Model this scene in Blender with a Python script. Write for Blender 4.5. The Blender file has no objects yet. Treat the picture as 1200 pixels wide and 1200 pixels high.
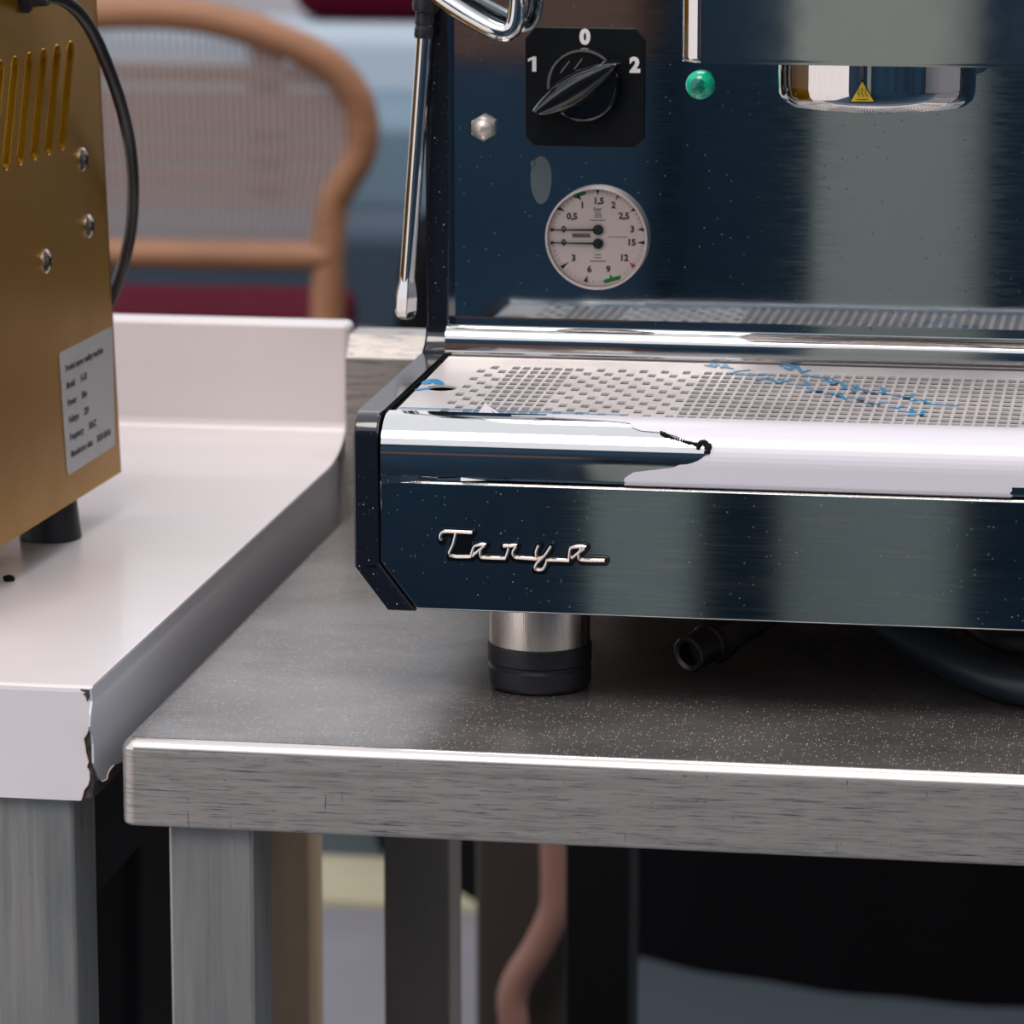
import bpy, bmesh, math, random
from mathutils import Vector, Matrix
random.seed(7)
S = bpy.context.scene
COL = S.collection
# ---------------------------------------------------------------- camera
F_PX = 4800.0
PITCH = math.atan(985 / F_PX)
YAW = math.atan(795 / F_PX * math.cos(PITCH))
CAM = Vector((0.5006, -1.881, 1.4106))
cd = bpy.data.cameras.new('camera'); cam = bpy.data.objects.new('camera', cd); COL.objects.link(cam)
cam.location = CAM
cam.rotation_euler = (math.pi / 2 - PITCH, 0, YAW)
cd.sensor_width = 36; cd.lens = F_PX / 1200 * 36
cd.clip_start = 0.05; cd.clip_end = 100
cd.dof.use_dof = True; cd.dof.focus_distance = 2.07; cd.dof.aperture_fstop = 13
S.camera = cam
# ---------------------------------------------------------------- light
S.view_settings.view_transform = 'Standard'; S.view_settings.look = 'None'
S.view_settings.gamma = 1; S.view_settings.use_curve_mapping = False
S.view_settings.exposure = 0.31
w = bpy.data.worlds.new('overcast_sky'); S.world = w; w.use_nodes = True
bg = w.node_tree.nodes['Background']; bg.inputs[0].default_value = (0.90, 0.93, 1.0, 1); bg.inputs[1].default_value = 0.95
sd = bpy.data.lights.new('sun', 'SUN'); sun = bpy.data.objects.new('sun', sd); COL.objects.link(sun)
sd.energy = 1.5; sd.angle = math.radians(28); sd.color = (1.0, 0.92, 0.86)
sun.rotation_euler = Vector((0.07, 0.6, -1.0)).to_track_quat('-Z', 'Y').to_euler()
sun.location = (-2, -2, 4)

_F = Vector((-math.sin(YAW) * math.cos(PITCH), math.cos(YAW) * math.cos(PITCH), -math.sin(PITCH)))
_R = Vector((math.cos(YAW), math.sin(YAW), 0)); _U = _R.cross(_F)
def at(x, y, Y=None, Z=None, X=None):
    """point of a real plane (Y=, Z= or X=) measured from the photograph"""
    d = _F + _R * (x - 600) / F_PX - _U * (y - 600) / F_PX
    if Y is not None: t = (Y - CAM.y) / d.y
    elif Z is not None: t = (Z - CAM.z) / d.z
    else: t = (X - CAM.x) / d.x
    return CAM + d * t

# ---------------------------------------------------------------- materials
def lin(c):
    return tuple(((v / 255) / 12.92 if v / 255 <= 0.04045 else ((v / 255 + 0.055) / 1.055) ** 2.4) for v in c) + (1,)
def mat(name, col, rough=0.5, metal=0.0, coat=0.0, spec=0.5, var=None, bump=None, speck=None, rvar=None, trans=0.0, emit=None):
    """var=(other colour, scale xyz, lo, hi, detail)  bump=(scale xyz, strength)  speck=(colour, scale, threshold, size)"""
    m = bpy.data.materials.new(name); m.use_nodes = True
    nt = m.node_tree; N = nt.nodes; L = nt.links; p = N['Principled BSDF']
    p.inputs['Base Color'].default_value = lin(col)
    p.inputs['Roughness'].default_value = rough; p.inputs['Metallic'].default_value = metal
    p.inputs['Coat Weight'].default_value = coat; p.inputs['Coat Roughness'].default_value = 0.06
    p.inputs['Specular IOR Level'].default_value = spec
    p.inputs['Transmission Weight'].default_value = trans
    tc = N.new('ShaderNodeTexCoord')
    def noise(sc, det=4, rg=0.6):
        mp = N.new('ShaderNodeMapping'); mp.inputs['Scale'].default_value = sc if hasattr(sc, '__len__') else (sc,) * 3
        L.new(tc.outputs['Object'], mp.inputs[0])
        n = N.new('ShaderNodeTexNoise'); n.inputs['Scale'].default_value = 1; n.inputs['Detail'].default_value = det
        n.inputs['Roughness'].default_value = rg
        L.new(mp.outputs[0], n.inputs[0]); return n
    last = None
    def mix(fac, colour):
        nonlocal last
        mx = N.new('ShaderNodeMix'); mx.data_type = 'RGBA'
        L.new(fac, mx.inputs[0])
        if last is None: mx.inputs[6].default_value = lin(col)
        else: L.new(last, mx.inputs[6])
        mx.inputs[7].default_value = lin(colour)
        last = mx.outputs[2]
    def ramp(src, lo, hi):
        r = N.new('ShaderNodeMapRange'); r.inputs[1].default_value = lo; r.inputs[2].default_value = hi
        L.new(src, r.inputs[0]); return r.outputs[0]
    for v in ([var] if var and not isinstance(var, list) else (var or [])):
        mix(ramp(noise(v[1], v[4] if len(v) > 4 else 4).outputs[0], v[2], v[3]), v[0])
    for sp in ([speck] if speck and not isinstance(speck, list) else (speck or [])):
        mp = N.new('ShaderNodeMapping'); mp.inputs['Scale'].default_value = sp[1] if hasattr(sp[1], '__len__') else (sp[1],) * 3
        L.new(tc.outputs['Object'], mp.inputs[0])
        vo = N.new('ShaderNodeTexVoronoi'); vo.inputs['Scale'].default_value = 1
        L.new(mp.outputs[0], vo.inputs[0])
        a = ramp(vo.outputs['Distance'], sp[3], sp[3] * 0.5)
        sx = N.new('ShaderNodeSeparateColor'); L.new(vo.outputs['Color'], sx.inputs[0])
        b = N.new('ShaderNodeMath'); b.operation = 'GREATER_THAN'; b.inputs[1].default_value = sp[2]; L.new(sx.outputs[0], b.inputs[0])
        c = N.new('ShaderNodeMath'); c.operation = 'MULTIPLY'; L.new(a, c.inputs[0]); L.new(b.outputs[0], c.inputs[1])
        mix(c.outputs[0], sp[0])
        if metal > 0.6:
            q = N.new('ShaderNodeMath'); q.operation = 'MULTIPLY_ADD'; L.new(c.outputs[0], q.inputs[0]); q.inputs[1].default_value = -1.0
            if p.inputs['Metallic'].links: L.new(p.inputs['Metallic'].links[0].from_socket, q.inputs[2])
            else: q.inputs[2].default_value = metal
            q.use_clamp = True; L.new(q.outputs[0], p.inputs['Metallic'])
    if last is not None: L.new(last, p.inputs['Base Color'])
    if rvar:
        r = N.new('ShaderNodeMapRange'); r.inputs[1].default_value = 0.3; r.inputs[2].default_value = 0.7
        r.inputs[3].default_value = rvar[1]; r.inputs[4].default_value = rvar[2]
        L.new(noise(rvar[0]).outputs[0], r.inputs[0]); L.new(r.outputs[0], p.inputs['Roughness'])
    if bump:
        b = N.new('ShaderNodeBump'); b.inputs['Strength'].default_value = bump[1]; b.inputs['Distance'].default_value = 0.001
        L.new(noise(bump[0], 3).outputs[0], b.inputs['Height']); L.new(b.outputs[0], p.inputs['Normal'])
    return m

M = {}
M['mirror'] = mat('polished_steel', (180, 187, 190), 0.05, 1.0, bump=((5, 5, 5), 0.05), rvar=((60, 60, 900), 0.03, 0.075),
                  speck=[((120, 124, 126), 190, 0.96, 0.08), ((70, 82, 90), 420, 0.92, 0.2)])
M['panel'] = mat('brushed_polished_steel', (162, 172, 178), 0.05, 1.0, rvar=((20, 20, 1500), 0.035, 0.075),
                 var=((192, 188, 184), (25, 25, 500), 0.52, 0.8), speck=[((170, 158, 146), (170, 170, 260), 0.92, 0.08), ((70, 84, 92), 460, 0.88, 0.22), ((120, 122, 122), (45, 45, 900), 0.93, 0.10)])
M['chrome'] = mat('chrome', (214, 212, 210), 0.05, 1.0, rvar=((70, 70, 70), 0.035, 0.07))
M['satin'] = mat('satin_steel_bright', (226, 214, 205), 0.28, 1.0, bump=((1200, 1200, 30), 0.08), rvar=((300, 300, 20), 0.22, 0.34))
M['tabletop'] = mat('worn_steel_worktop', (134, 130, 128), 0.3, 0.7, rvar=((9, 9, 9), 0.22, 0.42),
                    var=[((112, 108, 107), (7, 11, 7), 0.42, 0.62), ((150, 144, 140), (30, 220, 30), 0.58, 0.8)],
                    speck=[((226, 200, 180), 620, 0.72, 0.3), ((236, 214, 196), 260, 0.93, 0.12), ((70, 66, 66), 400, 0.86, 0.25)])
M['apron'] = mat('scratched_steel', (178, 171, 165), 0.34, 0.55, rvar=((25, 25, 400), 0.3, 0.46),
                 var=[((118, 116, 116), (16, 16, 260), 0.5, 0.85, 10), ((80, 90, 98), (50, 50, 2000), 0.56, 0.66, 4), ((74, 84, 92), (26, 26, 1300), 0.6, 0.66, 3), ((78, 86, 94), (700, 700, 60), 0.70, 0.73, 2),
                      ((62, 72, 80), (210, 210, 560), 0.66, 0.69, 6), ((198, 190, 182), (4, 4, 900), 0.64, 0.74)])
M['rim'] = mat('gauge_rim_metal', (206, 190, 188), 0.35, 0.5)
M['brace'] = mat('dusty_brown_wood', (118, 84, 72), 0.7)
M['paving'] = mat('pale_unseen_ground', (222, 214, 210), 0.8, var=((206, 198, 196), 2, 0.4, 0.6))  # unseen ground, kept pale for the reflections in the metal
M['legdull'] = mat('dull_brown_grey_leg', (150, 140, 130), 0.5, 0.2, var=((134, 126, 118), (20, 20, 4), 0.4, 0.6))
M['legtan'] = mat('tan_tinted_leg', (232, 204, 166), 0.5, 0.1, var=((214, 186, 150), (20, 20, 4), 0.4, 0.6))
M['nut'] = mat('dull_nickel', (206, 194, 184), 0.35, 0.6)
M['edge'] = mat('highlight_steel_edge', (216, 208, 203), 0.27, 0.85, rvar=((8, 8, 8), 0.16, 0.3))  # rolled edge's highlight helped along by a lighter, glossier steel
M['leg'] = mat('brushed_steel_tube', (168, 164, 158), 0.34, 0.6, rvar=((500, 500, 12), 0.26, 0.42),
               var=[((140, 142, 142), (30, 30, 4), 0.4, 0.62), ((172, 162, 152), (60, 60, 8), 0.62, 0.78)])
M['white'] = mat('white_coated_metal', (224, 217, 218), 0.32, 0, coat=0.25, var=((215, 208, 211), (5, 5, 5), 0.4, 0.7),
                 speck=[((120, 112, 110), 55, 0.94, 0.05)])
M['white_shaded'] = mat('shaded_white_coating', (198, 198, 204), 0.3, 0, coat=0.2)  # same white coating, with the side's shade put into the colour
M['undersheet'] = mat('bare_edge_metal', (122, 112, 108), 0.4, 0.7, var=((92, 84, 82), 200, 0.4, 0.6))
M['torn'] = mat('torn_coating_edge', (226, 204, 192), 0.7)
M['black'] = mat('speckled_black_enamel', (22, 24, 32), 0.16, 0, coat=0.5, speck=[((215, 220, 230), 420, 0.93, 0.16), ((100, 108, 118), 800, 0.9, 0.25)])
M['rubber'] = mat('black_rubber', (30, 31, 36), 0.42, bump=(300, 0.1))
M['plastic'] = mat('black_matt_plastic', (11, 13, 16), 0.45, spec=0.2)
M['gloss'] = mat('black_gloss_plastic', (12, 14, 16), 0.09, coat=0.6)
M['dark'] = mat('dark_interior', (15, 15, 17), 0.7, spec=0.2)
M['pan'] = mat('drip_pan_steel', (84, 80, 80), 0.4, 0.7)
M['grille'] = mat('perforated_steel', (224, 214, 212), 0.34, 0.25, var=((198, 190, 190), (15, 15, 15), 0.4, 0.65))
M['film'] = mat('white_protective_film', (218, 213, 220), 0.36, 0, coat=0.08, bump=((5, 40, 40), 0.05))
M['blue'] = mat('blue_film_print', (28, 138, 190), 0.35)
M['palerblue'] = mat('pale_blue_film_print', (98, 158, 192), 0.35)
M['digit'] = mat('white_print', (232, 226, 224), 0.5)
M['dial'] = mat('gauge_dial_enamel', (253, 232, 222), 0.5)
M['ink'] = mat('black_print', (26, 32, 38), 0.5)
M['grey_ink'] = mat('grey_print', (120, 106, 102), 0.6)
M['red'] = mat('red_print', (214, 44, 54), 0.5)
M['green'] = mat('green_print', (24, 150, 56), 0.5)
M['lamp'] = mat('green_lens_plastic', (0, 196, 150), 0.12, coat=0.3)
M['lamp2'] = mat('dark_green_lens_core', (0, 118, 96), 0.15, coat=0.3)
M['yellow'] = mat('yellow_sticker', (255, 216, 60), 0.45)
M['gold'] = mat('gold_painted_metal', (172, 122, 8), 0.3, 0.75, bump=(900, 0.12), rvar=((20, 20, 20), 0.32, 0.42))
M['goldedge'] = mat('gold_bare_edge', (226, 172, 44), 0.25, 0.9)
M['label'] = mat('paper_label', (196, 194, 194), 0.5, var=((186, 184, 184), 25, 0.4, 0.7))
M['liner'] = mat('grey_inner_sheet', (214, 200, 196), 0.5, 0.3)
M['wood'] = mat('tan_bentwood', (146, 100, 70), 0.55, var=((132, 90, 62), (6, 6, 40), 0.4, 0.65))
M['cord'] = mat('beige_cord', (168, 152, 146), 0.8)
M['burgundy'] = mat('burgundy_fabric', (72, 3, 26), 0.95, spec=0.1, bump=(200, 0.3))
M['navy'] = mat('navy_fabric', (40, 56, 72), 0.85)
M['paleblue'] = mat('pale_blue_grey_fabric', (160, 172, 184), 0.85)
M['slate'] = mat('slate_blue_paint', (96, 118, 134), 0.7)
M['concrete'] = mat('grey_paving', (108, 106, 114), 0.8, var=((98, 96, 104), 3, 0.4, 0.65), bump=(60, 0.3))
M['cream'] = mat('cream_kerb_stone', (156, 150, 126), 0.8, var=((144, 138, 114), 8, 0.4, 0.65))
M['deck'] = mat('dark_teal_decking', (48, 60, 64), 0.7, var=((38, 48, 52), (2, 40, 2), 0.4, 0.6))
M['groundfront'] = mat('dark_unseen_ground', (42, 72, 94), 0.7, var=((34, 56, 76), (2, 30, 2), 0.4, 0.6))  # unseen ground, kept dark for the front panel's reflection
M['wallback'] = mat('pale_grey_plaster', (172, 170, 174), 0.85, var=((160, 158, 162), 2, 0.4, 0.65))
M['wallnavy'] = mat('navy_painted_boards', (40, 76, 102), 0.75, var=((26, 52, 72), 1.4, 0.4, 0.6))
M['greygreen'] = mat('grey_green_plaster', (172, 176, 166), 0.85)
M['brown'] = mat('brown_crate_wood', (128, 92, 76), 0.7)
M['cloth'] = mat('black_tablecloth', (7, 7, 9), 1.0, spec=0.05)
M['hose'] = mat('dark_rubber_hose', (34, 44, 52), 0.4)
M['braid'] = mat('braided_steel_hose', (96, 104, 108), 0.45, 0.6, bump=(700, 0.6))
M['fitting'] = mat('dark_brass_fitting', (70, 66, 62), 0.35, 0.7)
M['mat'] = mat('floor_shade_dark', (36, 46, 54), 0.95, bump=(120, 0.4))  # dark colour stands in for the shade on the floor
M['darkbrown'] = mat('dark_brown_wood', (34, 24, 20), 0.7)
M['mauve'] = mat('mauve_brown_wood', (104, 82, 78), 0.8)
M['ovalmark'] = mat('grey_oval_mark', (88, 98, 102), 0.5, 0.5)
def clear_glass():
    m = bpy.data.materials.new('gauge_cover_glass'); m.use_nodes = True; nt = m.node_tree; N = nt.nodes; L = nt.links
    N.remove(N['Principled BSDF']); out = N['Material Output']
    t = N.new('ShaderNodeBsdfTransparent'); g = N.new('ShaderNodeBsdfGlossy'); g.inputs['Roughness'].default_value = 0.03
    fr = N.new('ShaderNodeFresnel'); fr.inputs[0].default_value = 1.35; mx = N.new('ShaderNodeMixShader')
    L.new(fr.outputs[0], mx.inputs[0]); L.new(t.outputs[0], mx.inputs[1]); L.new(g.outputs[0], mx.inputs[2]); L.new(mx.outputs[0], out.inputs[0])
    return m
M['glass'] = clear_glass()

# ---------------------------------------------------------------- helpers
def link(name, bm, m, parent=None, smooth=True, label=None, stuff=False):
    bmesh.ops.recalc_face_normals(bm, faces=bm.faces)
    me = bpy.data.meshes.new(name); bm.to_mesh(me); bm.free()
    for k in (m if isinstance(m, (list, tuple)) else [m]): me.materials.append(M[k])
    if smooth:
        me.polygons.foreach_set('use_smooth', [True] * len(me.polygons))
        me.set_sharp_from_angle(angle=math.radians(38))
    o = bpy.data.objects.new(name, me); COL.objects.link(o)
    if smooth and len(me.polygons) < 4000:
        wn = o.modifiers.new('weighted_normal', 'WEIGHTED_NORMAL'); wn.keep_sharp = True; wn.weight = 100
    if parent is not None:
        o.parent = parent
        o.matrix_parent_inverse = parent.matrix_world.inverted()
    if label: o['label'] = label
    if stuff: o['kind'] = 'stuff'
    return o
def thing(name, label, cat, loc=(0, 0, 0), rz=0, group=None):
    o = bpy.data.objects.new(name, None); COL.objects.link(o); o.empty_display_size = 0.05
    o.location = loc; o.rotation_euler = (0, 0, rz)
    o.matrix_world = Matrix.Translation(loc) @ Matrix.Rotation(rz, 4, 'Z')
    tag(o, label, cat, group); return o
def tag(o, label, cat, group=None):
    o['label'] = label; o['category'] = cat
    if group: o['group'] = group
def struct(name, bm, m):
    o = link(name, bm, m); o['kind'] = 'structure'; return o
def NB(): return bmesh.new()
def bevel(bm, geom, r, seg=2):
    if r > 0: bmesh.ops.bevel(bm, geom=geom, offset=r, segments=seg, affect='EDGES', profile=0.5, clamp_overlap=True)
def box(bm, a, b, r=0, seg=2, mtx=None):
    x0, y0, z0 = a; x1, y1, z1 = b
    vs = [bm.verts.new(p) for p in ((x0, y0, z0), (x1, y0, z0), (x1, y1, z0), (x0, y1, z0), (x0, y0, z1), (x1, y0, z1), (x1, y1, z1), (x0, y1, z1))]
    fs = [bm.faces.new([vs[i] for i in q]) for q in ((3, 2, 1, 0), (4, 5, 6, 7), (0, 1, 5, 4), (1, 2, 6, 5), (2, 3, 7, 6), (3, 0, 4, 7))]
    if mtx is not None: bmesh.ops.transform(bm, matrix=mtx, verts=vs)
    if r: bevel(bm, list({e for f in fs for e in f.edges}), r, seg)
def prism(bm, pts, d, r=0, seg=2):
    """extrude a polygon of 3-D points along vector d"""
    a = [bm.verts.new(p) for p in pts]; d = Vector(d); b = [bm.verts.new(Vector(p) + d) for p in pts]
    n = len(pts); fs = [bm.faces.new(a), bm.faces.new(b[::-1])]
    for i in range(n): fs.append(bm.faces.new((a[i], a[(i + 1) % n], b[(i + 1) % n], b[i])))
    if r: bevel(bm, list(set(list(fs[0].edges) + list(fs[1].edges))), r, seg)
    return fs
def sheet(bm, prof, d):
    """open profile swept along d (one quad strip)"""
    a = [bm.verts.new(p) for p in prof]; b = [bm.verts.new(Vector(p) + Vector(d)) for p in prof]
    for i in range(len(a) - 1): bm.faces.new((a[i], a[i + 1], b[i + 1], b[i]))
def lathe(bm, prof, c, axis='Z', n=48, cap=True):
    """prof = (radius, height) pairs from c along axis"""
    rings = []
    for r, h in prof:
        ring = []
        for k in range(n):
            t = 2 * math.pi * k / n; u, v = r * math.cos(t), r * math.sin(t)
            p = {'Z': (u, v, h), 'Y': (u, -h, v), 'X': (h, u, v)}[axis]
            ring.append(bm.verts.new(Vector(c) + Vector(p)))
        rings.append(ring)
    for i in range(len(rings) - 1):
        for k in range(n): bm.faces.new((rings[i][k], rings[i][(k + 1) % n], rings[i + 1][(k + 1) % n], rings[i + 1][k]))
    if cap:
        bm.faces.new(rings[0][::-1]); bm.faces.new(rings[-1])
def smoothpath(P, n=8):
    P = [Vector(p) for p in P]; out = []
    for i in range(len(P) - 1):
        p0 = P[max(i - 1, 0)]; p1 = P[i]; p2 = P[i + 1]; p3 = P[min(i + 2, len(P) - 1)]
        for k in range(n):
            t = k / n
            out.append(0.5 * ((2 * p1) + (p2 - p0) * t + (2 * p0 - 5 * p1 + 4 * p2 - p3) * t * t + (-p0 + 3 * p1 - 3 * p2 + p3) * t ** 3))
    out.append(P[-1]); return out
def tube(bm, P, r, n=12, cap=True):
    P = [Vector(p) for p in P]; R = r if hasattr(r, '__len__') else [r] * len(P)
    up = None; rings = []
    for i, p in enumerate(P):
        t = (P[min(i + 1, len(P) - 1)] - P[max(i - 1, 0)]).normalized()
        if up is None:
            up = t.cross(Vector((0, 0, 1)))
            if up.length < 0.1: up = t.cross(Vector((0, 1, 0)))
            up.normalize()
        up = (up - t * up.dot(t)).normalized(); s = t.cross(up)
        rings.append([bm.verts.new(p + (up * math.cos(2 * math.pi * k / n) + s * math.sin(2 * math.pi * k / n)) * R[i]) for k in range(n)])
    for i in range(len(rings) - 1):
        for k in range(n): bm.faces.new((rings[i][k], rings[i][(k + 1) % n], rings[i + 1][(k + 1) % n], rings[i + 1][k]))
    if cap: bm.faces.new(rings[0][::-1]); bm.faces.new(rings[-1])
def plate_holes(bm, outer, holes, d, tf):
    """flat plate with holes: 2-D loops, tf maps (u,v) to 3-D, d = thickness vector"""
    loops = []
    for lp in [outer] + holes:
        vs = [bm.verts.new(tf(*p)) for p in lp]
        es = [bm.edges.new((vs[i], vs[(i + 1) % len(vs)])) for i in range(len(vs))]
        loops.append((vs, es))
    es = [e for l in loops for e in l[1]]
    r = bmesh.ops.triangle_fill(bm, use_beauty=True, use_dissolve=False, edges=es)
    fs = [g for g in r['geom'] if isinstance(g, bmesh.types.BMFace)]
    ex = bmesh.ops.extrude_face_region(bm, geom=fs)
    bmesh.ops.translate(bm, vec=Vector(d), verts=[v for v in ex['geom'] if isinstance(v, bmesh.types.BMVert)])
    bmesh.ops.delete(bm, geom=[], context='FACES')
def text_into(bm, s, size, mtx, bold=0.0, thick=0.0002, align='CENTER'):
    cu = bpy.data.curves.new('t', 'FONT'); cu.body = s; cu.size = size; cu.offset = bold; cu.extrude = thick; cu.resolution_u = 3
    cu.align_x = align; cu.align_y = 'CENTER'
    o = bpy.data.objects.new('t', cu); COL.objects.link(o)
    me = o.to_mesh(); n0 = len(bm.verts)
    tmp = me.copy(); o.to_mesh_clear()
    tmp.transform(mtx); bm.from_mesh(tmp)
    bpy.data.meshes.remove(tmp); bpy.data.objects.remove(o); bpy.data.curves.remove(cu)
FRONT = lambda x, y, z: Matrix.Translation((x, y, z)) @ Matrix.Rotation(math.pi / 2, 4, 'X')
def ribbon(bm, P, width, nrm, thick):
    """flat stroke with round ends through 3-D points lying on a plane of normal nrm"""
    nrm = Vector(nrm).normalized()
    for i in range(len(P) - 1):
        a, b = Vector(P[i]), Vector(P[i + 1]); t = b - a
        if t.length < 1e-7: continue
        t.normalize(); s = nrm.cross(t); r = width / 2; pts = []
        for k in range(7): an = math.pi / 2 + math.pi * k / 6; pts.append(a + (t * math.cos(an) + s * math.sin(an)) * r)
        for k in range(7): an = -math.pi / 2 + math.pi * k / 6; pts.append(b + (t * math.cos(an) + s * math.sin(an)) * r)
        prism(bm, pts, nrm * (thick + 0.000004 * i))

# ================================================================ the setting
bm = NB(); box(bm, (-1.6, -0.9, -0.2), (7, 2.61, 0)); struct('floor', bm, 'concrete')
bm = NB(); box(bm, (-1.6, -5, -0.2), (7, -0.9, -0.001)); struct('floor_front_unseen', bm, 'groundfront')  # added out of view: dark ground that the front panel reflects
bm = NB(); box(bm, (-7, 2.61, -0.2), (7, 2.785, 0.012), 0.006); struct('trim_1', bm, 'cream')
bm = NB(); box(bm, (-7, 2.785, -0.2), (7, 9, -0.002)); struct('floor_deck', bm, 'deck')
bm = NB(); box(bm, (-7, 9, -0.2), (7, 9.2, 3.0)); struct('wall_back', bm, 'wallback')
bm = NB(); box(bm, (-30, -25, -0.21), (-1.6, 8.9, -0.01)); struct('floor_left_unseen', bm, 'paving')  # added out of view: pale ground that brightens the upright chrome
bm = NB(); box(bm, (7, -5.2, -0.2), (7.2, 9.2, 2.2)); struct('wall_right', bm, 'wallback')
bm = NB(); box(bm, (-1.4, -3.4, 0), (7, -3.2, 2.7)); struct('wall_front', bm, 'wallnavy')
bm = NB(); box(bm, (0.055, -2.9, 0), (0.262, -2.6, 2.7), 0.03, 3); struct('trim_2', bm, 'greygreen')

# ================================================================ right steel worktable
TZ = 0.9
tb = thing('work_table', 'scratched stainless steel worktable carrying the polished espresso machine', 'table', (0.6, 0.3, 0))
def table_top(bm, x0, y0, x1, y1, z0, z1, rc, rb):
    pts = []
    for cx, cy, a0 in ((x0 + rc, y0 + rc, math.pi), (x1 - rc, y0 + rc, 1.5 * math.pi), (x1 - rc, y1 - rc, 0), (x0 + rc, y1 - rc, math.pi / 2)):
        for k in range(6):
            a = a0 + math.pi / 2 * k / 5; pts.append((cx + rc * math.cos(a), cy + rc * math.sin(a), z0))
    prism(bm, pts, (0, 0, z1 - z0), rb, 4)
def rounded_slab(bm, x0, y0, x1, y1, rc, rings):
    R_ = []
    for ins, z in rings:
        r_ = rc - ins; ring = []
        for cx, cy, a0 in ((x0 + rc, y0 + rc, math.pi), (x1 - rc, y0 + rc, 1.5 * math.pi), (x1 - rc, y1 - rc, 0), (x0 + rc, y1 - rc, math.pi / 2)):
            for k in range(7):
                a = a0 + math.pi / 2 * k / 6; ring.append(bm.verts.new((cx + r_ * math.cos(a), cy + r_ * math.sin(a), z)))
        R_.append(ring)
    for i in range(len(R_) - 1):
        n = len(R_[0])
        for k in range(n): bm.faces.new((R_[i][k], R_[i][(k + 1) % n], R_[i + 1][(k + 1) % n], R_[i + 1][k]))
    bm.faces.new(R_[0][::-1]); bm.faces.new(R_[-1])
rr_ = 0.0062
bm = NB(); rounded_slab(bm, 0.001, 0.0, 1.3, 0.60, 0.0075, [(0.0020, 0.8560), (0.0006, 0.8566), (0, 0.8580), (0, TZ - rr_)] + [(rr_ - rr_ * math.cos(a), TZ - 0.0002 - rr_ + rr_ * math.sin(a)) for a in [math.pi / 2 * k / 8 for k in range(1, 9)]])
bmesh.ops.recalc_face_normals(bm, faces=bm.faces)
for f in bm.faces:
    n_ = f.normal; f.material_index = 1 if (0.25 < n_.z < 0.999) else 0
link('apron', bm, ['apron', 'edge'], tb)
bm = NB(); box(bm, (0.0062, 0.0058, TZ - 0.001), (1.294, 0.598, TZ)); link('tabletop', bm, 'tabletop', tb)
bm = NB()
prism(bm, [(-0.008, 0.60, 0.862), (-0.008, 0.60, 0.990), (-0.008, 0.612, 1.003), (-0.008, 0.640, 1.003), (-0.008, 0.640, 0.862)], (1.308, 0, 0), 0.0015)
link('backsplash', bm, 'apron', tb)
def tube_leg(parent, x, y, z1, w=0.0425, m='leg'):
    bm = NB(); box(bm, (x, y, 0.03), (x + w, y + w, z1), 0.002, 3); o = link('leg', bm, m, parent)
    bm = NB(); lathe(bm, [(0.016, 0), (0.02, 0.004), (0.02, 0.03), (0.012, 0.035)], (x + w / 2, y + w / 2, 0), 'Z', 20)
    link('foot', bm, 'rubber', o)
for x in (0.0232, 1.235):
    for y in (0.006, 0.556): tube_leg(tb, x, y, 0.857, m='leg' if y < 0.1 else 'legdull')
bm = NB(); box(bm, (0.05, 0.57, 0.30), (1.25, 0.59, 0.33), 0.002); link('crossbar', bm, 'leg', tb)

# ================================================================ left white counter
WZ = 0.925; WX = -0.0125
wt = thing('white_counter', 'white coated metal counter with a chipped, peeling front corner', 'counter', (-0.5, 0.3, 0))
bm = NB(); table_top(bm, -1.2, 0.005, WX - 0.0012, 0.60, 0.868, WZ - 0.0012, 0.002, 0.001); link('steel_core', bm, 'undersheet', wt)
# top sheet with folded front edge
bm = NB()
prof = [(0.0030, WZ - 0.0032), (0.0034, WZ - 0.0012), (0.0046, WZ - 0.0003), (0.0062, WZ)]
prof += [(0.57, WZ)] + [(0.57 + 0.055 * math.sin(a), WZ + 0.055 * (1 - math.cos(a)) * 0.35) for a in [i * math.pi / 16 for i in range(1, 9)]]
sheet(bm, [(-1.2, y, z) for y, z in prof], (1.2 + WX - 0.0004, 0, 0))
link('top_sheet', bm, 'white', wt)
# front coating with a torn right edge (taken from the photograph)
edge = [(101, 809), (103, 812), (105.5, 822), (105, 836), (104.5, 849), (101, 860), (97, 866), (98.5, 874), (99.5, 882), (102.5, 893), (100.5, 899), (103.5, 904), (104, 913), (102, 920), (97.5, 926), (96, 932), (94, 938)]
pts = [at(x, y, Y=0.003) for x, y in edge]
pts[0].z = WZ - 0.0030
full = [Vector((-1.2, 0.003, WZ - 0.0030))] + pts + [Vector((pts[-1].x, 0.003, 0.867)), Vector((-1.2, 0.003, 0.867))]
bm = NB(); prism(bm, full, (0, 0.0018, 0)); link('front_coating', bm, 'white', wt, smooth=False)
bm = NB(); tube(bm, [p + Vector((0.0002, 0.0004, 0)) for p in pts], 0.00045, 6); link('torn_edge', bm, 'torn', wt)
sedge = [(107.5, 808), (108.5, 822), (106.5, 838), (105.8, 852), (108.5, 860), (109.8, 872), (110, 886), (110.2, 894), (113, 903), (115.5, 912), (119, 915.5), (122, 915), (125, 913), (126, 907), (129, 901), (133, 897)]
sp = [at(x, y, X=WX) for x, y in sedge]
full = [Vector((WX, sp[0].y, WZ - 0.0006))] + sp + [Vector((WX, 0.09, 0.8675)), Vector((WX, 0.6, 0.8675)), Vector((WX, 0.6, WZ - 0.0006))]
bm = NB(); prism(bm, full, (-0.0011, 0, 0)); link('side_coating', bm, 'white_shaded', wt, smooth=False)
bm = NB(); tube(bm, [p + Vector((0.0002, 0, 0)) for p in sp[10:]], 0.0004, 6); link('torn_edge', bm, 'torn', wt)
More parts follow.
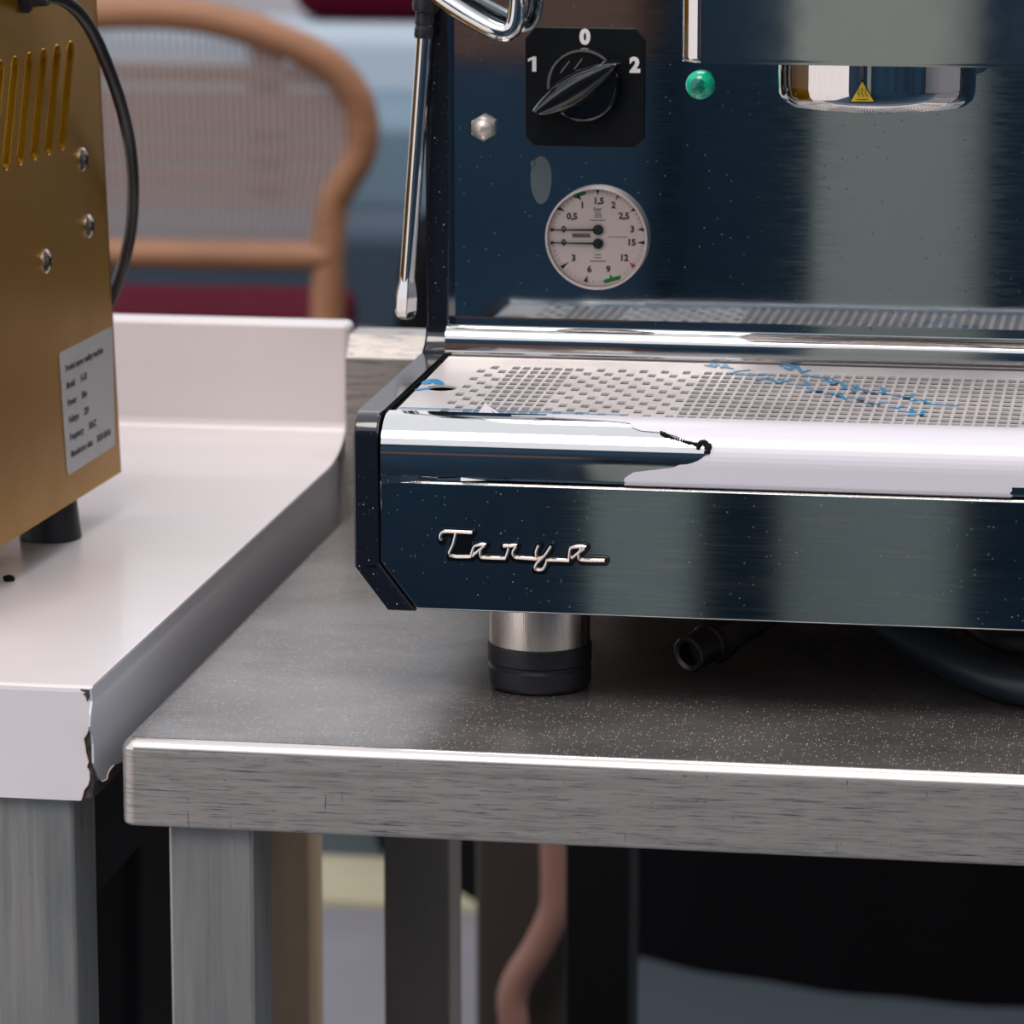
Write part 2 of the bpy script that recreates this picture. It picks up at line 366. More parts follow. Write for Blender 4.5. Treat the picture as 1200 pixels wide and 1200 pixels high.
bm = NB(); prism(bm, [at(94, 807.5, Y=0.0026), at(105, 808.5, Y=0.0026), at(105.5, 817, Y=0.0026), at(102, 822, Y=0.0026), at(100, 815, Y=0.0026), at(97, 813.5, Y=0.0026), at(101, 811.5, Y=0.0026), at(95, 809, Y=0.0026)], (0, 0.0006, 0)); link('paint_chip', bm, 'undersheet', wt, smooth=False)
bm = NB()
box(bm, (-1.2, 0.625, 0.868), (WX + 0.002, 0.645, 1.0075), 0.004, 3)
link('backsplash', bm, 'white', wt)
bm = NB(); box(bm, (-1.15, 0.03, 0.80), (-0.03, 0.6, 0.868)); link('underframe', bm, 'dark', wt)
for x in (-0.0665, -1.19):
    for y in (0.007, 0.556): tube_leg(wt, x, y, 0.868, 0.0418, 'leg' if y < 0.1 else 'legtan')

# ================================================================ espresso machine
XL, XR = 0.1147, 0.585; YF = 0.085; XP = 0.7 - 0.0     # panel span
em = thing('espresso_machine', 'polished steel espresso machine with black side panels on the steel worktable', 'espresso machine', (0.35, 0.3, TZ))
# chassis: dark body behind the panels
bm = NB(); prism(bm, [(XL + 0.019, 0.089, 0.9525), (XR - 0.019, 0.089, 0.9525), (XR, 0.089, 0.975), (XR, 0.089, 1.014), (XL, 0.089, 1.014), (XL, 0.089, 0.975)], (0, 0.50, 0)); link('chassis', bm, 'liner', em)
# front panel with its lower corners cut off
bm = NB()
zb, zt = 0.9505, 1.0155
prism(bm, [(XL, YF, zt), (XL, YF, 0.9745), (XL + 0.0185, YF, zb), (XR - 0.0185, YF, zb), (XR, YF, 0.9745), (XR, YF, zt)], (0, 0.0035, 0), 0.0011, 3)
link('front_panel', bm, 'panel', em)
bm = NB(); box(bm, (XL + 0.0005, YF + 0.0003, 1.0135), (XR, YF + 0.004, 1.0162), 0.0012, 3); link('panel_lip', bm, 'satin', em)
# black side panels: L profile, plate bent inwards along the bottom
def side_profile():
    P = [(0.0825, 0.9720)]
    for k in range(7):
        a = math.pi - math.pi / 2 * k / 6; P.append((0.0825 + 0.012 + 0.012 * math.cos(a), 1.0375 + 0.0115 * math.sin(a)))
    P += [(0.272, 1.0495)]
    for k in range(1, 6):
        a = -math.pi / 2 + math.pi / 2 * k / 5; P.append((0.272 + 0.013 * math.cos(a), 1.0625 + 0.013 * math.sin(a)))
    P += [(0.285, 1.50), (0.592, 1.50), (0.592, 0.9720)]
    return P
for sgn, x0 in ((1, 0.1020), (-1, XR + XL - 0.1020)):
    bm = NB()
    prism(bm, [(x0, y, z) for y, z in side_profile()], (sgn * 0.0124, 0, 0), 0.0012, 2)
    prism(bm, [(x0, 0.0825, 0.9722), (x0 + sgn * 0.0170, 0.0825, 0.9500), (x0 + sgn * 0.0308, 0.0825, 0.9500), (x0 + sgn * 0.0124, 0.0825, 0.9740)][::sgn], (0, 0.509, 0), 0.0009, 2)
    link('side_panel', bm, 'black', em)
# drip tray nose
NP = [(0.0858, 1.0172), (0.0840, 1.0178), (0.0836, 1.0195), (0.0836, 1.0285)]
for k in range(1, 13):
    a = math.pi - math.radians(84) * k / 12; NP.append((0.0836 + 0.0195 + 0.0195 * math.cos(a), 1.0285 + 0.0188 * math.sin(a)))
NP += [(0.1078, 1.0474), (0.1090, 1.0455)]
GX0, GX1 = 0.1178, XR - 0.0036
bm = NB()
prism(bm, [(XL + 0.0008, y, z) for y, z in NP] + [(XL + 0.0008, 0.109, 1.0172)], (XR - XL - 0.0016, 0, 0))
link('drip_tray_front', bm, 'chrome', em)
# white film over the nose, torn open at the left
def nose_hit(x, y):
    best = None
    for i in range(len(NP) - 1):
        for k in range(6):
            t = k / 6; Y = NP[i][0] * (1 - t) + NP[i + 1][0] * t; Z = NP[i][1] * (1 - t) + NP[i + 1][1] * t
            p = at(x, y, Y=Y); e = abs(p.z - Z)
            if best is None or e < best[0]: best = (e, i + t, p.x)
    return best[1], best[2]
tear = [(600, 487.5), (640, 488), (650, 490), (690, 491), (720, 494.5), (738, 497), (742, 502), (752, 505.5), (775, 507.5), (793, 512), (804, 518), (812, 521), (826, 523), (827, 534), (818, 540), (806, 544), (788, 549), (765, 551.5), (742, 553), (737, 556), (732, 561), (732, 565)]
TB = sorted(nose_hit(x, y) for x, y in tear)
def tear_x(s):
    if s <= TB[0][0]: return TB[0][1]
    if s >= TB[-1][0]: return TB[-1][1]
    for i in range(len(TB) - 1):
        if TB[i][0] <= s <= TB[i + 1][0]:
            t = (s - TB[i][0]) / max(1e-9, TB[i + 1][0] - TB[i][0]); return TB[i][1] * (1 - t) + TB[i + 1][1] * t
bm = NB(); rows = []
n_seg = len(NP) - 1
off = 0.00045
for j in range(0, n_seg * 6 - 3):
    s = j / 6; i = min(int(s), n_seg - 1); t = s - i
    a = Vector((0, *NP[i])); b = Vector((0, *NP[i + 1])); p = a.lerp(b, t); d = (b - a).normalized()
    nrm = Vector((0, -d.z, d.y))
    xs = tear_x(s) + random.uniform(-0.0003, 0.0003)
    x1 = GX1 if s > 2.4 else at(1185, 572, Y=0.083).x + random.uniform(-0.0008, 0.0008)
    q = p + nrm * off
    rows.append([bm.verts.new((xs + (x1 - xs) * k / 3, q.y, q.z)) for k in range(4)] + [bm.verts.new((xs + (x1 - xs) * k / 3, p.y + nrm.y * 0.0001, p.z + nrm.z * 0.0001)) for k in (3, 2, 1, 0)])
for j in range(len(rows) - 1):
    for k in range(8):
        bm.faces.new((rows[j][k], rows[j][(k + 1) % 8], rows[j + 1][(k + 1) % 8], rows[j + 1][k]))
bm.faces.new(rows[0][::-1]); bm.faces.new(rows[-1])
link('protective_film', bm, 'film', em)
# dark curled shred at the point of the tear
bm = NB()
for k in range(26):
    t = k / 25
    if t < 0.62: x = 775 + t / 0.62 * 45; y = 507.5 + (t / 0.62) ** 0.8 * 15
    else: a = (t - 0.62) / 0.38 * math.pi * 1.2; x = 824 - 6 * math.cos(a); y = 526 - 7 * math.sin(a)
    s, X = nose_hit(x, y); i = int(s); tt = s - i
    Y = NP[i][0] * (1 - tt) + NP[min(i + 1, n_seg)][0] * tt; Z = NP[i][1] * (1 - tt) + NP[min(i + 1, n_seg)][1] * tt
    r = 0.0007 + 0.0006 * (t > 0.6) + random.random() * 0.0004
    bmesh.ops.create_icosphere(bm, subdivisions=1, radius=r, matrix=Matrix.Translation((X, Y - 0.0006, Z + 0.0004)) @ Matrix.Scale(random.uniform(0.8, 1.6), 4, (1, 0, 0)))
link('film_shred', bm, 'dark', em, smooth=False)
bm = NB()
P = [at(x, y, Y=0.0832) for x, y in ((447, 557), (455, 556), (470, 558), (490, 557.5), (512, 560.5), (540, 559.5), (570, 561), (600, 562))]
P2 = [at(x, y, Y=0.0832) for x, y in ((600, 563.5), (570, 563), (540, 563.5), (512, 563), (490, 563), (470, 565), (455, 567), (447, 566))]
for i in range(len(P) - 1):
    q = [P[i], P[i + 1], P2[len(P2) - 2 - i], P2[len(P2) - 1 - i]]
    bm.faces.new([bm.verts.new(v + Vector((0, random.uniform(-0.0012, 0), 0))) for v in q])
link('film_scrap', bm, 'chrome', em, smooth=False)

# perforated grille: every slot is a real hole
G0 = 0.1478; GP = 0.00569; RY0 = 0.1168; RP = 0.01095; HW, HL = 0.0041, 0.0080
def hole(i, r):            # r counts from the back row
    if i < -1 or i > 70: return False
    j = i if i <= 35 else 69 - i
    if 2 <= j <= 7 or j >= 20: return True
    return (i + r) % 2 == 0
YA, YB = 0.1092, 0.2665
gz = lambda y: 1.0462 + (y - YA) / (YB - YA) * 0.0026
xs = [G0 - 1.5 * GP]
for i in range(-1, 71): xs += [G0 + i * GP - HW / 2, G0 + i * GP + HW / 2]
xs.append(G0 + 70.5 * GP)
ys = [YA]
for r in range(11, -1, -1): yc = RY0 + (11 - r) * RP; ys += [yc - HL / 2, yc + HL / 2]
ys.append(YB)
def grid_plate(bm, thick):
    V = {}
    def v(a, b):
        if (a, b) not in V: V[a, b] = bm.verts.new((xs[a], ys[b], gz(ys[b])))
        return V[a, b]
    for a in range(len(xs) - 1):
        for b in range(len(ys) - 1):
            if a % 2 == 1 and b % 2 == 1 and hole((a - 1) // 2 - 1, 11 - (b - 1) // 2): continue
            bm.faces.new((v(a, b), v(a + 1, b), v(a + 1, b + 1), v(a, b + 1)))
    # left margin with the round finger hole
    c = at(521.5, 455.5, Z=1.047); x0, x1 = GX0, xs[0]; n = 40; circ = []; out = []
    cx = (x0 + x1) / 2 + 0.0015; rr = 0.0078
    cy = c.y
    for k in range(n):
        t = 2 * math.pi * k / n; u, w_ = math.cos(t), math.sin(t)
        circ.append(bm.verts.new((cx + rr * u, cy + rr * w_, gz(cy + rr * w_))))
        m = max(abs(u), abs(w_)); hx = (x1 - cx) if u > 0 else (cx - x0); hy = 0.012
        yy = cy + w_ / m * hy; out.append(bm.verts.new((cx + u / m * hx, yy, gz(yy))))
    for k in range(n): bm.faces.new((circ[k], circ[(k + 1) % n], out[(k + 1) % n], out[k]))
    for ya, yb in ((YA, cy - 0.012), (cy + 0.012, YB)):
        bm.faces.new([bm.verts.new(p) for p in ((x0, ya, gz(ya)), (x1, ya, gz(ya)), (x1, yb, gz(yb)), (x0, yb, gz(yb)))])
    bm.faces.new([bm.verts.new(p) for p in ((xs[-1], YA, gz(YA)), (GX1, YA, gz(YA)), (GX1, YB, gz(YB)), (xs[-1], YB, gz(YB)))])
    ex = bmesh.ops.extrude_face_region(bm, geom=bm.faces[:])
    bmesh.ops.translate(bm, vec=(0, 0, -thick), verts=[g for g in ex['geom'] if isinstance(g, bmesh.types.BMVert)])
bm = NB(); grid_plate(bm, 0.0012); gr = link('drip_grille', bm, 'grille', em, smooth=False)
bm = NB()
box(bm, (XL + 0.0005, 0.107, 1.020), (XR, 0.270, 1.0295)); link('drip_pan', bm, 'pan', em)
bm = NB()
for x in (XL + 0.0002, XR - 0.0028): box(bm, (x, 0.105, 1.02), (x + 0.0024, 0.270, 1.0455), 0.0005)
box(bm, (XL, 0.2668, 1.02), (XR, 0.2695, 1.0462), 0.0004); link('tray_rim', bm, 'dark', em)
# blue print on the film of the grille
def gp(x, y, h=0.00015):
    p = at(x, y, Z=1.0473); q = at(x, y, Z=gz(p.y)); q.z += h; return q
bm = NB()
def stroke(pts, w): ribbon(bm, [gp(*p) for p in pts], w, (0, 0, 1), 0.00012)
stroke([(499, 449.5), (503, 446.5), (508, 445.5), (512, 447.5), (515, 450)], 0.0052)
stroke([(490, 457), (496, 456), (502, 455.5)], 0.004)
link('blue_swoosh', bm, 'blue', gr, smooth=False)
bm = NB()
for x0, y0, lst in ((0, 0, [
    [(826, 428), (838, 430), (833, 426), (842, 428)], [(846, 431), (850, 427), (853, 431), (858, 432)], [(857, 437), (866, 435), (878, 434)],
    [(860, 438), (880, 440), (898, 439)], [(915, 429), (922, 426), (930, 431), (926, 434), (920, 431)], [(922, 428), (934, 429), (940, 437), (948, 434)],
    [(888, 446), (900, 443), (912, 449), (925, 446)], [(934, 451), (948, 452), (944, 447)], [(945, 440), (955, 442), (975, 444)], [(968, 445), (975, 450), (985, 448), (992, 456)],
    [(946, 458), (962, 458)], [(968, 462), (985, 463), (990, 468)], [(998, 452), (1008, 456), (1000, 459)], [(1013, 459), (1024, 460), (1036, 461), (1034, 455)], [(1044, 463), (1056, 465), (1068, 466), (1070, 462)],
    [(1068, 470), (1080, 469), (1090, 474)], [(1088, 474), (1105, 475), (1121, 476)], [(1004, 468), (1012, 469)], [(1015, 473), (1028, 474), (1040, 472)], [(1042, 478), (1052, 479), (1058, 476)], [(1060, 483), (1070, 484), (1068, 480)], [(1062, 487), (1080, 486), (1082, 482)]]),):
    for l in lst: stroke(l, 0.0021)
link('blue_scribble', bm, 'blue', gr, smooth=False, label='blue handwriting on the film', stuff=False)
bm = NB()
def bar(x0, x1, y, d): box(bm, (x0, y, gz(y) + 0.0001), (x1, y + d, gz(y) + 0.00022))
bar(GX0 + 0.0005, 0.235, 0.1175, 0.0011); bar(GX0 + 0.0008, 0.215, 0.1205, 0.0009); bar(0.150, GX1, 0.1112, 0.0026)
link('film_edge_line', bm, 'palerblue', gr, smooth=False)
bm = NB()
for (ax, ay), (bx, by), (cx2, cy2), h in (((560, 486), (569, 475), (580, 486), 0.004), ((569, 475), (580, 486), (588, 486.5), 0.002), ((562, 487), (574, 489), (580, 484), 0.001)):
    a, b, c = gp(ax, ay), gp(bx, by), gp(cx2, cy2); b.z += h * 0.4; a.z += 0.0006
    bm.faces.new([bm.verts.new(v) for v in (a, b, c)])
link('torn_flap', bm, 'film', gr, smooth=False)

# rear ledge below the mirror panel
LP = [(0.2700, 1.0478), (0.2700, 1.0500), (0.2718, 1.0512), (0.2720, 1.0545)]
for k in range(1, 9):
    a = math.pi - math.pi / 2 * k / 8; LP.append((0.2720 + 0.009 + 0.009 * math.cos(a), 1.0545 + 0.0095 * math.sin(a)))
LP += [(0.2970, 1.0655), (0.2970, 1.02), (0.2700, 1.02)]
bm = NB(); prism(bm, [(XL - 0.0002, y, z) for y, z in LP], (XR - XL, 0, 0)); link('rear_ledge', bm, 'chrome', em)
YP = 0.295
bm = NB(); box(bm, (0.1120, YP, 1.060), (XR, YP + 0.004, 1.50), 0.0004, 1); bp = link('back_panel', bm, 'mirror', em)
bm = NB(); box(bm, (0.1104, YP - 0.006, 1.0675), (0.1122, YP + 0.001, 1.50), 0.0005); link('panel_edge', bm, 'satin', em)
bm = NB(); box(bm, (0.12, YP + 0.004, 1.02), (0.58, 0.59, 1.495)); link('upper_body', bm, 'dark', em)
# nut
def hexpr(bm, c, r, d, axis):
    pts = []
    for k in range(6):
        a = math.radians(60 * k + 30); u, v = r * math.cos(a), r * math.sin(a)
        pts.append(Vector(c) + Vector((u, 0, v) if axis == 'Y' else (u, v, 0)))
    prism(bm, pts, (0, -d, 0) if axis == 'Y' else (0, 0, d), 0.0005)
bm = NB(); hexpr(bm, (0.1324, YP, 1.1697), 0.0072, 0.005, 'Y')
lathe(bm, [(0.0062, 0.005), (0.0060, 0.007), (0.0045, 0.009), (0.0022, 0.0102), (0.0004, 0.0105)], (0.1324, YP, 1.1697), 'Y', 24); link('cap_nut', bm, 'nut', em)
# rotary switch
sw = thing('tmp', 'x', 'x'); bpy.data.objects.remove(sw)
sx0, sx1, sz0, sz1 = 0.1549, 0.2197, 1.1602, 1.2240; ch = 0.0052
bm = NB(); prism(bm, [(sx0 + ch, YP, sz0), (sx1 - ch, YP, sz0), (sx1, YP, sz0 + ch), (sx1, YP, sz1 - ch * 1.2), (sx1 - ch, YP, sz1), (sx0 + ch, YP, sz1), (sx0, YP, sz1 - ch * 1.2), (sx0, YP, sz0 + ch)], (0, -0.0022, 0), 0.0006)
sw = link('rotary_switch', bm, 'plastic', em)
for t_, (px, py) in (('1', (625, 75)), ('0', (685.5, 44)), ('2', (744, 77))):
    p = at(px, py, Y=YP - 0.0022); bm = NB()
    if t_ == '1':
        prism(bm, [(p.x + u, p.y, p.z + v) for u, v in ((-.0028, .0012), (-.0006, .0024), (-.0006, -.0040), (.0016, -.0040), (.0016, .0040), (-.0002, .0040), (-.0030, .0026))], (0, -0.0002, 0))
    else: text_into(bm, t_, 0.0108, FRONT(p.x, p.y - 0.0001, p.z), 0.0006, 0.0001)
    link('numeral', bm, 'digit', sw, smooth=False)
kc = at(686, 98, Y=YP)
bm = NB(); lathe(bm, [(0.0198, 0.0), (0.0198, 0.007), (0.0192, 0.0085), (0.0180, 0.009), (0.0174, 0.0078), (0.002, 0.0078)], (kc.x, YP - 0.002, kc.z), 'Y', 56); link('knob_base', bm, 'gloss', sw)
# the pointer handle: lofted blade
a = at(625, 134, Y=YP - 0.02); b = at(727, 72, Y=YP - 0.02)
bm = NB(); ax = (b - a); Lh = ax.length; ax.normalize(); sd_ = Vector((-ax.z, 0, ax.x))
rings = []
for lvl, (dy, wf, lf) in enumerate(((-0.009, 1.0, 1.0), (-0.014, 0.97, 1.0), (-0.019, 0.82, 0.985), (-0.0225, 0.52, 0.96), (-0.0235, 0.18, 0.93))):
    ring = []
    N_ = 28
    for side in (1, -1):
        for k in range(N_):
            t = k / N_ if side == 1 else 1 - k / N_
            prof_w = 0.0088 * (math.sin(math.pi * min(1, (t * 0.97 + 0.05)) ** 0.95)) ** 0.75
            if t > 0.84: prof_w = 0.0046 * (1 - (t - 0.84) / 0.16) + 0.0006
            if t > 0.72 and t <= 0.84: prof_w = 0.0046 + (0.84 - t) / 0.12 * 0.0026
            prof_w = max(prof_w, 0.0014 if t < 0.1 else 0.0003)
            tt = 0.5 + (t - 0.5) * lf
            p = a + ax * (Lh * tt) + sd_ * (side * prof_w * wf); ring.append(bm.verts.new((p.x, YP + dy, p.z)))
    rings.append(ring)
for i in range(len(rings) - 1):
    n = len(rings[0])
    for k in range(n): bm.faces.new((rings[i][k], rings[i][(k + 1) % n], rings[i + 1][(k + 1) % n], rings[i + 1][k]))
bm.faces.new(rings[-1]); bm.faces.new(rings[0][::-1])
link('knob_handle', bm, 'gloss', sw)
bm = NB()
for (x0, y0), (x1, y1) in (((657, 85), (667, 72)), ((673, 81), (682, 69))): ribbon(bm, [at(x0, y0, Y=YP - 0.0099), at(x1, y1, Y=YP - 0.0099)], 0.0005, (0, -1, 0), 0.0001)
link('knob_mark', bm, 'grey_ink', sw, smooth=False)
# indicator lamp
lc = at(821, 99, Y=YP)
bm = NB(); lathe(bm, [(0.0078, 0), (0.0078, 0.003), (0.0070, 0.0058), (0.0052, 0.0078), (0.0028, 0.0090), (0.0003, 0.0094)], (lc.x, YP, lc.z), 'Y', 40)
lm = link('indicator_lamp', bm, 'lamp', em, label='green domed lamp')
bm = NB(); lathe(bm, [(0.0046, 0.0066), (0.0042, 0.0086), (0.0026, 0.0094), (0.0003, 0.0098)], (lc.x - 0.0006, YP, lc.z), 'Y', 32); link('lens_core', bm, 'lamp2', lm)
# pressure gauge
gc = at(698.5, 280, Y=YP - 0.007)
bm = NB(); lathe(bm, [(0.0268, 0), (0.0272, 0.002), (0.0279, 0.0062), (0.0276, 0.0070), (0.0268, 0.0070), (0.0264, 0.0060), (0.0264, 0.0028), (0.001, 0.0028)], (gc.x, YP, gc.z), 'Y', 72)
ga = link('pressure_gauge', bm, 'rim', em)
bm = NB(); lathe(bm, [(0.0263, 0.0028), (0.0263, 0.0032), (0.0005, 0.0032)], (gc.x, YP, gc.z), 'Y', 64); link('dial_face', bm, 'dial', ga)
YD = YP - 0.00325
def dp(u, v, y=None):       # pixel of the 7.5x crop of the dial -> point on the dial plane
    return at(620 + u / 7.5, 200 + v / 7.5, Y=YD if y is None else y)
bm = NB(); brs = [NB(), NB()]; bgs = [NB(), NB()]
def wedge(B, tip, base, wd):
    t, s = dp(*tip), dp(*base); d = (s - t).normalized(); n = Vector((-d.z, 0, d.x)) * wd
    prism(B, [t, s + n, s - n], (0, -0.0001, 0))
def dash(B, p, q, wd): ribbon(B, [dp(*p), dp(*q)], wd, (0, -1, 0), 0.0001)
for tip, base in (((320, 358), (255, 328)), ((605, 215), (603, 165)), ((885, 362), (935, 335)), ((245, 518), (190, 520)), ((945, 518), (1015, 518)),
                  ((945, 633), (1015, 633)), ((515, 915), (497, 978)), ((350, 800), (285, 852)), ((245, 633), (190, 633)), ((712, 905), (728, 970)), ((462, 262), (425, 222))):
    wedge(bm, tip, base, 0.0011)
wedge(brs[0], (760, 262), (793, 208), 0.0011); wedge(brs[1], (880, 803), (925, 845), 0.0011)
dash(bgs[0], (400, 222), (485, 196), 0.0020); dash(bgs[1], (672, 972), (790, 940), 0.0022)
for k in range(1, 60):       # minor ticks
    for cyy, a0 in ((548, 0), (612, 180)):
        an = math.radians(a0 + 3 * k)
        if k % 2 or k > 59: continue
        u = 605 + 398 * math.cos(an); v = (580 - 400 * math.sin(an))
        if abs(v - 580) < 75: continue
        dash(bm, (605 + 385 * math.cos(an), 580 - 388 * math.sin(an)), (605 + 404 * math.cos(an), 580 - 406 * math.sin(an)), 0.00018)
for s, u, v in (('0,5', 378, 403), ('1', 468, 305), ('1,5', 612, 268), ('2', 742, 305), ('2,5', 835, 400), ('3', 908, 518), ('15', 900, 633), ('12', 835, 768), ('9', 697, 868), ('6', 530, 868), ('3', 392, 770), ('0', 305, 518), ('0', 305, 633)):
    p = dp(u, v); text_into(bm, s, 0.0048, FRONT(p.x, p.y - 0.0001, p.z), 0.00018, 0.00005)
p = dp(603, 338); text_into(bm, 'bar', 0.0034, FRONT(p.x, p.y - 0.0001, p.z), 0, 0.00005)
link('dial_print', bm, 'ink', ga, smooth=False, label='black figures and ticks')
for B in brs: link('red_mark', B, 'red', ga, smooth=False)
for B in bgs: link('green_mark', B, 'green', ga, smooth=False)
bm = NB()
for v, hw_ in ((372, 25), (390, 28), (408, 32), (437, 62), (740, 26), (765, 28), (795, 68)): dash(bm, (605 - hw_, v), (605 + hw_, v), 0.0005)
for k in range(7): dash(bm, (700 + k * 24, 583), (712 + k * 24, 583), 0.0005)
for u0 in range(385, 545, 20): dash(bm, (u0, 558 + (u0 % 3)), (u0 + 8, 582), 0.0011)
link('small_print', bm, 'grey_ink', ga, smooth=False, label='tiny unreadable grey lettering', stuff=False)
for v in (521, 642):
    bm = NB(); c = dp(605, v, YD - 0.0016)
    lathe(bm, [(0.0019, 0), (0.0028, 0.0004), (0.0028, 0.0016), (0.0021, 0.0022), (0.001, 0.0023)], (c.x, YD - 0.0003, c.z), 'Y', 28)
    e = dp(215 if v < 600 else 200, v - 1 if v < 600 else v - 8, YD - 0.0016)
    prism(bm, [(c.x, c.y, c.z + 0.0006), (e.x, c.y, e.z + 0.0003), (e.x - 0.001, c.y, e.z), (e.x, c.y, e.z - 0.0003), (c.x, c.y, c.z - 0.0006)], (0, -0.0003, 0))
    link('needle', bm, 'ink', ga)
bm = NB(); lathe(bm, [(0.0263, 0.0060), (0.0263, 0.0064), (0.0005, 0.0064)], (gc.x, YP, gc.z), 'Y', 48); link('cover_glass', bm, 'glass', ga)
# grey oval marks on the mirror
bm = NB()
for px, py, rx, rz in ((634, 208, 0.0058, 0.0145), (625, 192, 0.0016, 0.0022)):
    c = at(px, py, Y=YP - 0.0001); prism(bm, [(c.x + rx * math.cos(t * math.pi / 12), c.y, c.z + rz * math.sin(t * math.pi / 12) * (1.0 if t > 12 else 0.8)) for t in range(24)], (0, 0.00008, 0))
link('oval_mark', bm, 'ovalmark', bp, smooth=False)
# group block and head
bx0 = 0.2575; BY0, BY1 = 0.135, YP; BZ = 1.2208
bm = NB(); r = 0.0105
pts = []
for cx, cy, a0 in ((bx0 + r, BY0 + r, math.pi), (0.4475 - r, BY0 + r, 1.5 * math.pi)):
    for k in range(9): an = a0 + math.pi / 2 * k / 8; pts.append((cx + r * math.cos(an), cy + r * math.sin(an), BZ))
pts += [(0.4475, BY1, BZ), (bx0, BY1, BZ)]
prism(bm, pts, (0, 0, 0.22), 0.0028, 4)
gb = link('group_block', bm, 'chrome', em)
cxg, cyg = 0.3497, 0.205; 
bm = NB(); lathe(bm, [(0.030, -0.004), (0.044, -0.0060), (0.0460, -0.0065), (0.0490, -0.0040), (0.0502, -0.0005), (0.0504, 0.004), (0.0504, 0.030)][0:7], (cxg, cyg, 1.2020), 'Z', 96)
gh = link('group_head', bm, 'chrome', em)
bm = NB(); lathe(bm, [(0.0502, 0), (0.0514, 0.0006), (0.0502, 0.0012)], (cxg, cyg, 1.2195), 'Z', 96, False); link('head_ring', bm, 'chrome', gh)
bm = NB(); lathe(bm, [(0.018, 0), (0.029, 0.0005), (0.0295, 0.012)], (cxg, cyg, 1.193), 'Z', 48); link('shower_screen', bm, 'satin', gh)
def on_cyl(px, py, rr):
    d = at(px, py, Y=0.15) - CAM
    # intersect with the cylinder of the head
    ox, oy = CAM.x - cxg, CAM.y - cyg; A = d.x ** 2 + d.y ** 2; B = 2 * (ox * d.x + oy * d.y); Cc = ox * ox + oy * oy - rr * rr
    t = (-B - math.sqrt(B * B - 4 * A * Cc)) / (2 * A); return CAM + d * t
def cyl_patch(bm, tri, rr, n=5):
    P = {}
    for i in range(n + 1):
        for j in range(n + 1 - i):
            u, v = i / n, j / n; x = tri[0][0] * (1 - u - v) + tri[1][0] * u + tri[2][0] * v; y = tri[0][1] * (1 - u - v) + tri[1][1] * u + tri[2][1] * v
            P[i, j] = bm.verts.new(on_cyl(x, y, rr))
    for i in range(n):
        for j in range(n - i):
            bm.faces.new((P[i, j], P[i + 1, j], P[i, j + 1]))
            if i + j < n - 1: bm.faces.new((P[i + 1, j], P[i + 1, j + 1], P[i, j + 1]))
bm = NB(); cyl_patch(bm, ((1010.5, 92.5), (995, 120.5), (1026, 120.5)), 0.05050); ws = link('warning_sticker', bm, 'ink', gh, smooth=False, label='triangular hot surface sticker')
bm = NB(); cyl_patch(bm, ((1010.5, 95.5), (997, 119), (1024, 119)), 0.05058)
link('yellow_field', bm, 'yellow', None, smooth=False).name = 'yellow_field'
yf = bpy.data.objects['yellow_field']; yf.parent = gh
bm = NB()
for x0 in (1006, 1010.3, 1014.6):
    P = [on_cyl(x0 + 1.3 * math.sin(k * 1.25) + (4 - k) * 0.15, 113.5 - k * 1.25, 0.0507) for k in range(9)]
    tube(bm, P, 0.00016, 6)
tube(bm, [on_cyl(x, 116.6, 0.0507) for x in (1004, 1008, 1012, 1017)], 0.00022, 6)
link('heat_symbol', bm, 'ink', gh, smooth=False).parent = gh
# steam wand
W = lambda x, y, Y=0.2745: at(x, y, Y=Y)
top = W(503, -30); j0 = W(500, 8); j1 = W(494, 42); n0 = W(477.5, 326); n1 = W(476, 374)
wd = (n0 - j1).normalized()
bm = NB(); tube(bm, [j0, n0 + wd * 0.004], 0.00435, 24); sw_ = link('steam_wand', bm, 'chrome', em)
def along(bm, p, d, prof, n=28):
    d = d.normalized(); u = d.cross(Vector((0, 1, 0))).normalized(); v = d.cross(u); rings = []
    for r_, h in prof: rings.append([bm.verts.new(p + d * h + (u * math.cos(2 * math.pi * k / n) + v * math.sin(2 * math.pi * k / n)) * r_) for k in range(n)])
    for i in range(len(rings) - 1):
        for k in range(n): bm.faces.new((rings[i][k], rings[i][(k + 1) % n], rings[i + 1][(k + 1) % n], rings[i + 1][k]))
    bm.faces.new(rings[0][::-1]); bm.faces.new(rings[-1])
bm = NB(); Lg = (j1 - W(499, 0)).length
along(bm, W(499, 0), wd, [(0.0060, -0.012), (0.0066, -0.006), (0.0070, -0.001), (0.0071, 0.0035), (0.0066, 0.0058), (0.0052, 0.0066), (0.0050, 0.0105), (0.0052, 0.0112), (0.0052, 0.0125), (0.0047, 0.0132), (0.0049, 0.0150), (0.0052, 0.0156), (0.0052, 0.0190), (0.0048, 0.0202)]); link('rubber_sleeve', bm, 'rubber', sw_)
bm = NB()
u = wd.cross(Vector((0, 1, 0))).normalized(); v = wd.cross(u); rings = []
Ln = (n1 - n0).length
for r_, h in ((0.0043, -0.002), (0.0048, 0.0010), (0.0061, 0.0065), (0.0066, 0.0100), (0.0066, Ln - 0.0052), (0.0055, Ln - 0.0015), (0.0030, Ln), (0.0006, Ln)):
    rings.append([bm.verts.new(n0 + wd * h + (u * math.cos(math.pi / 3 * k + 0.25) + v * math.sin(math.pi / 3 * k + 0.25)) * r_) for k in range(6)])
for i in range(len(rings) - 1):
    for k in range(6): bm.faces.new((rings[i][k], rings[i][(k + 1) % 6], rings[i + 1][(k + 1) % 6], rings[i + 1][k]))
bm.faces.new(rings[0][::-1]); bm.faces.new(rings[-1]); bevel(bm, bm.edges[:], 0.0006, 2)
link('nozzle', bm, 'chrome', sw_)
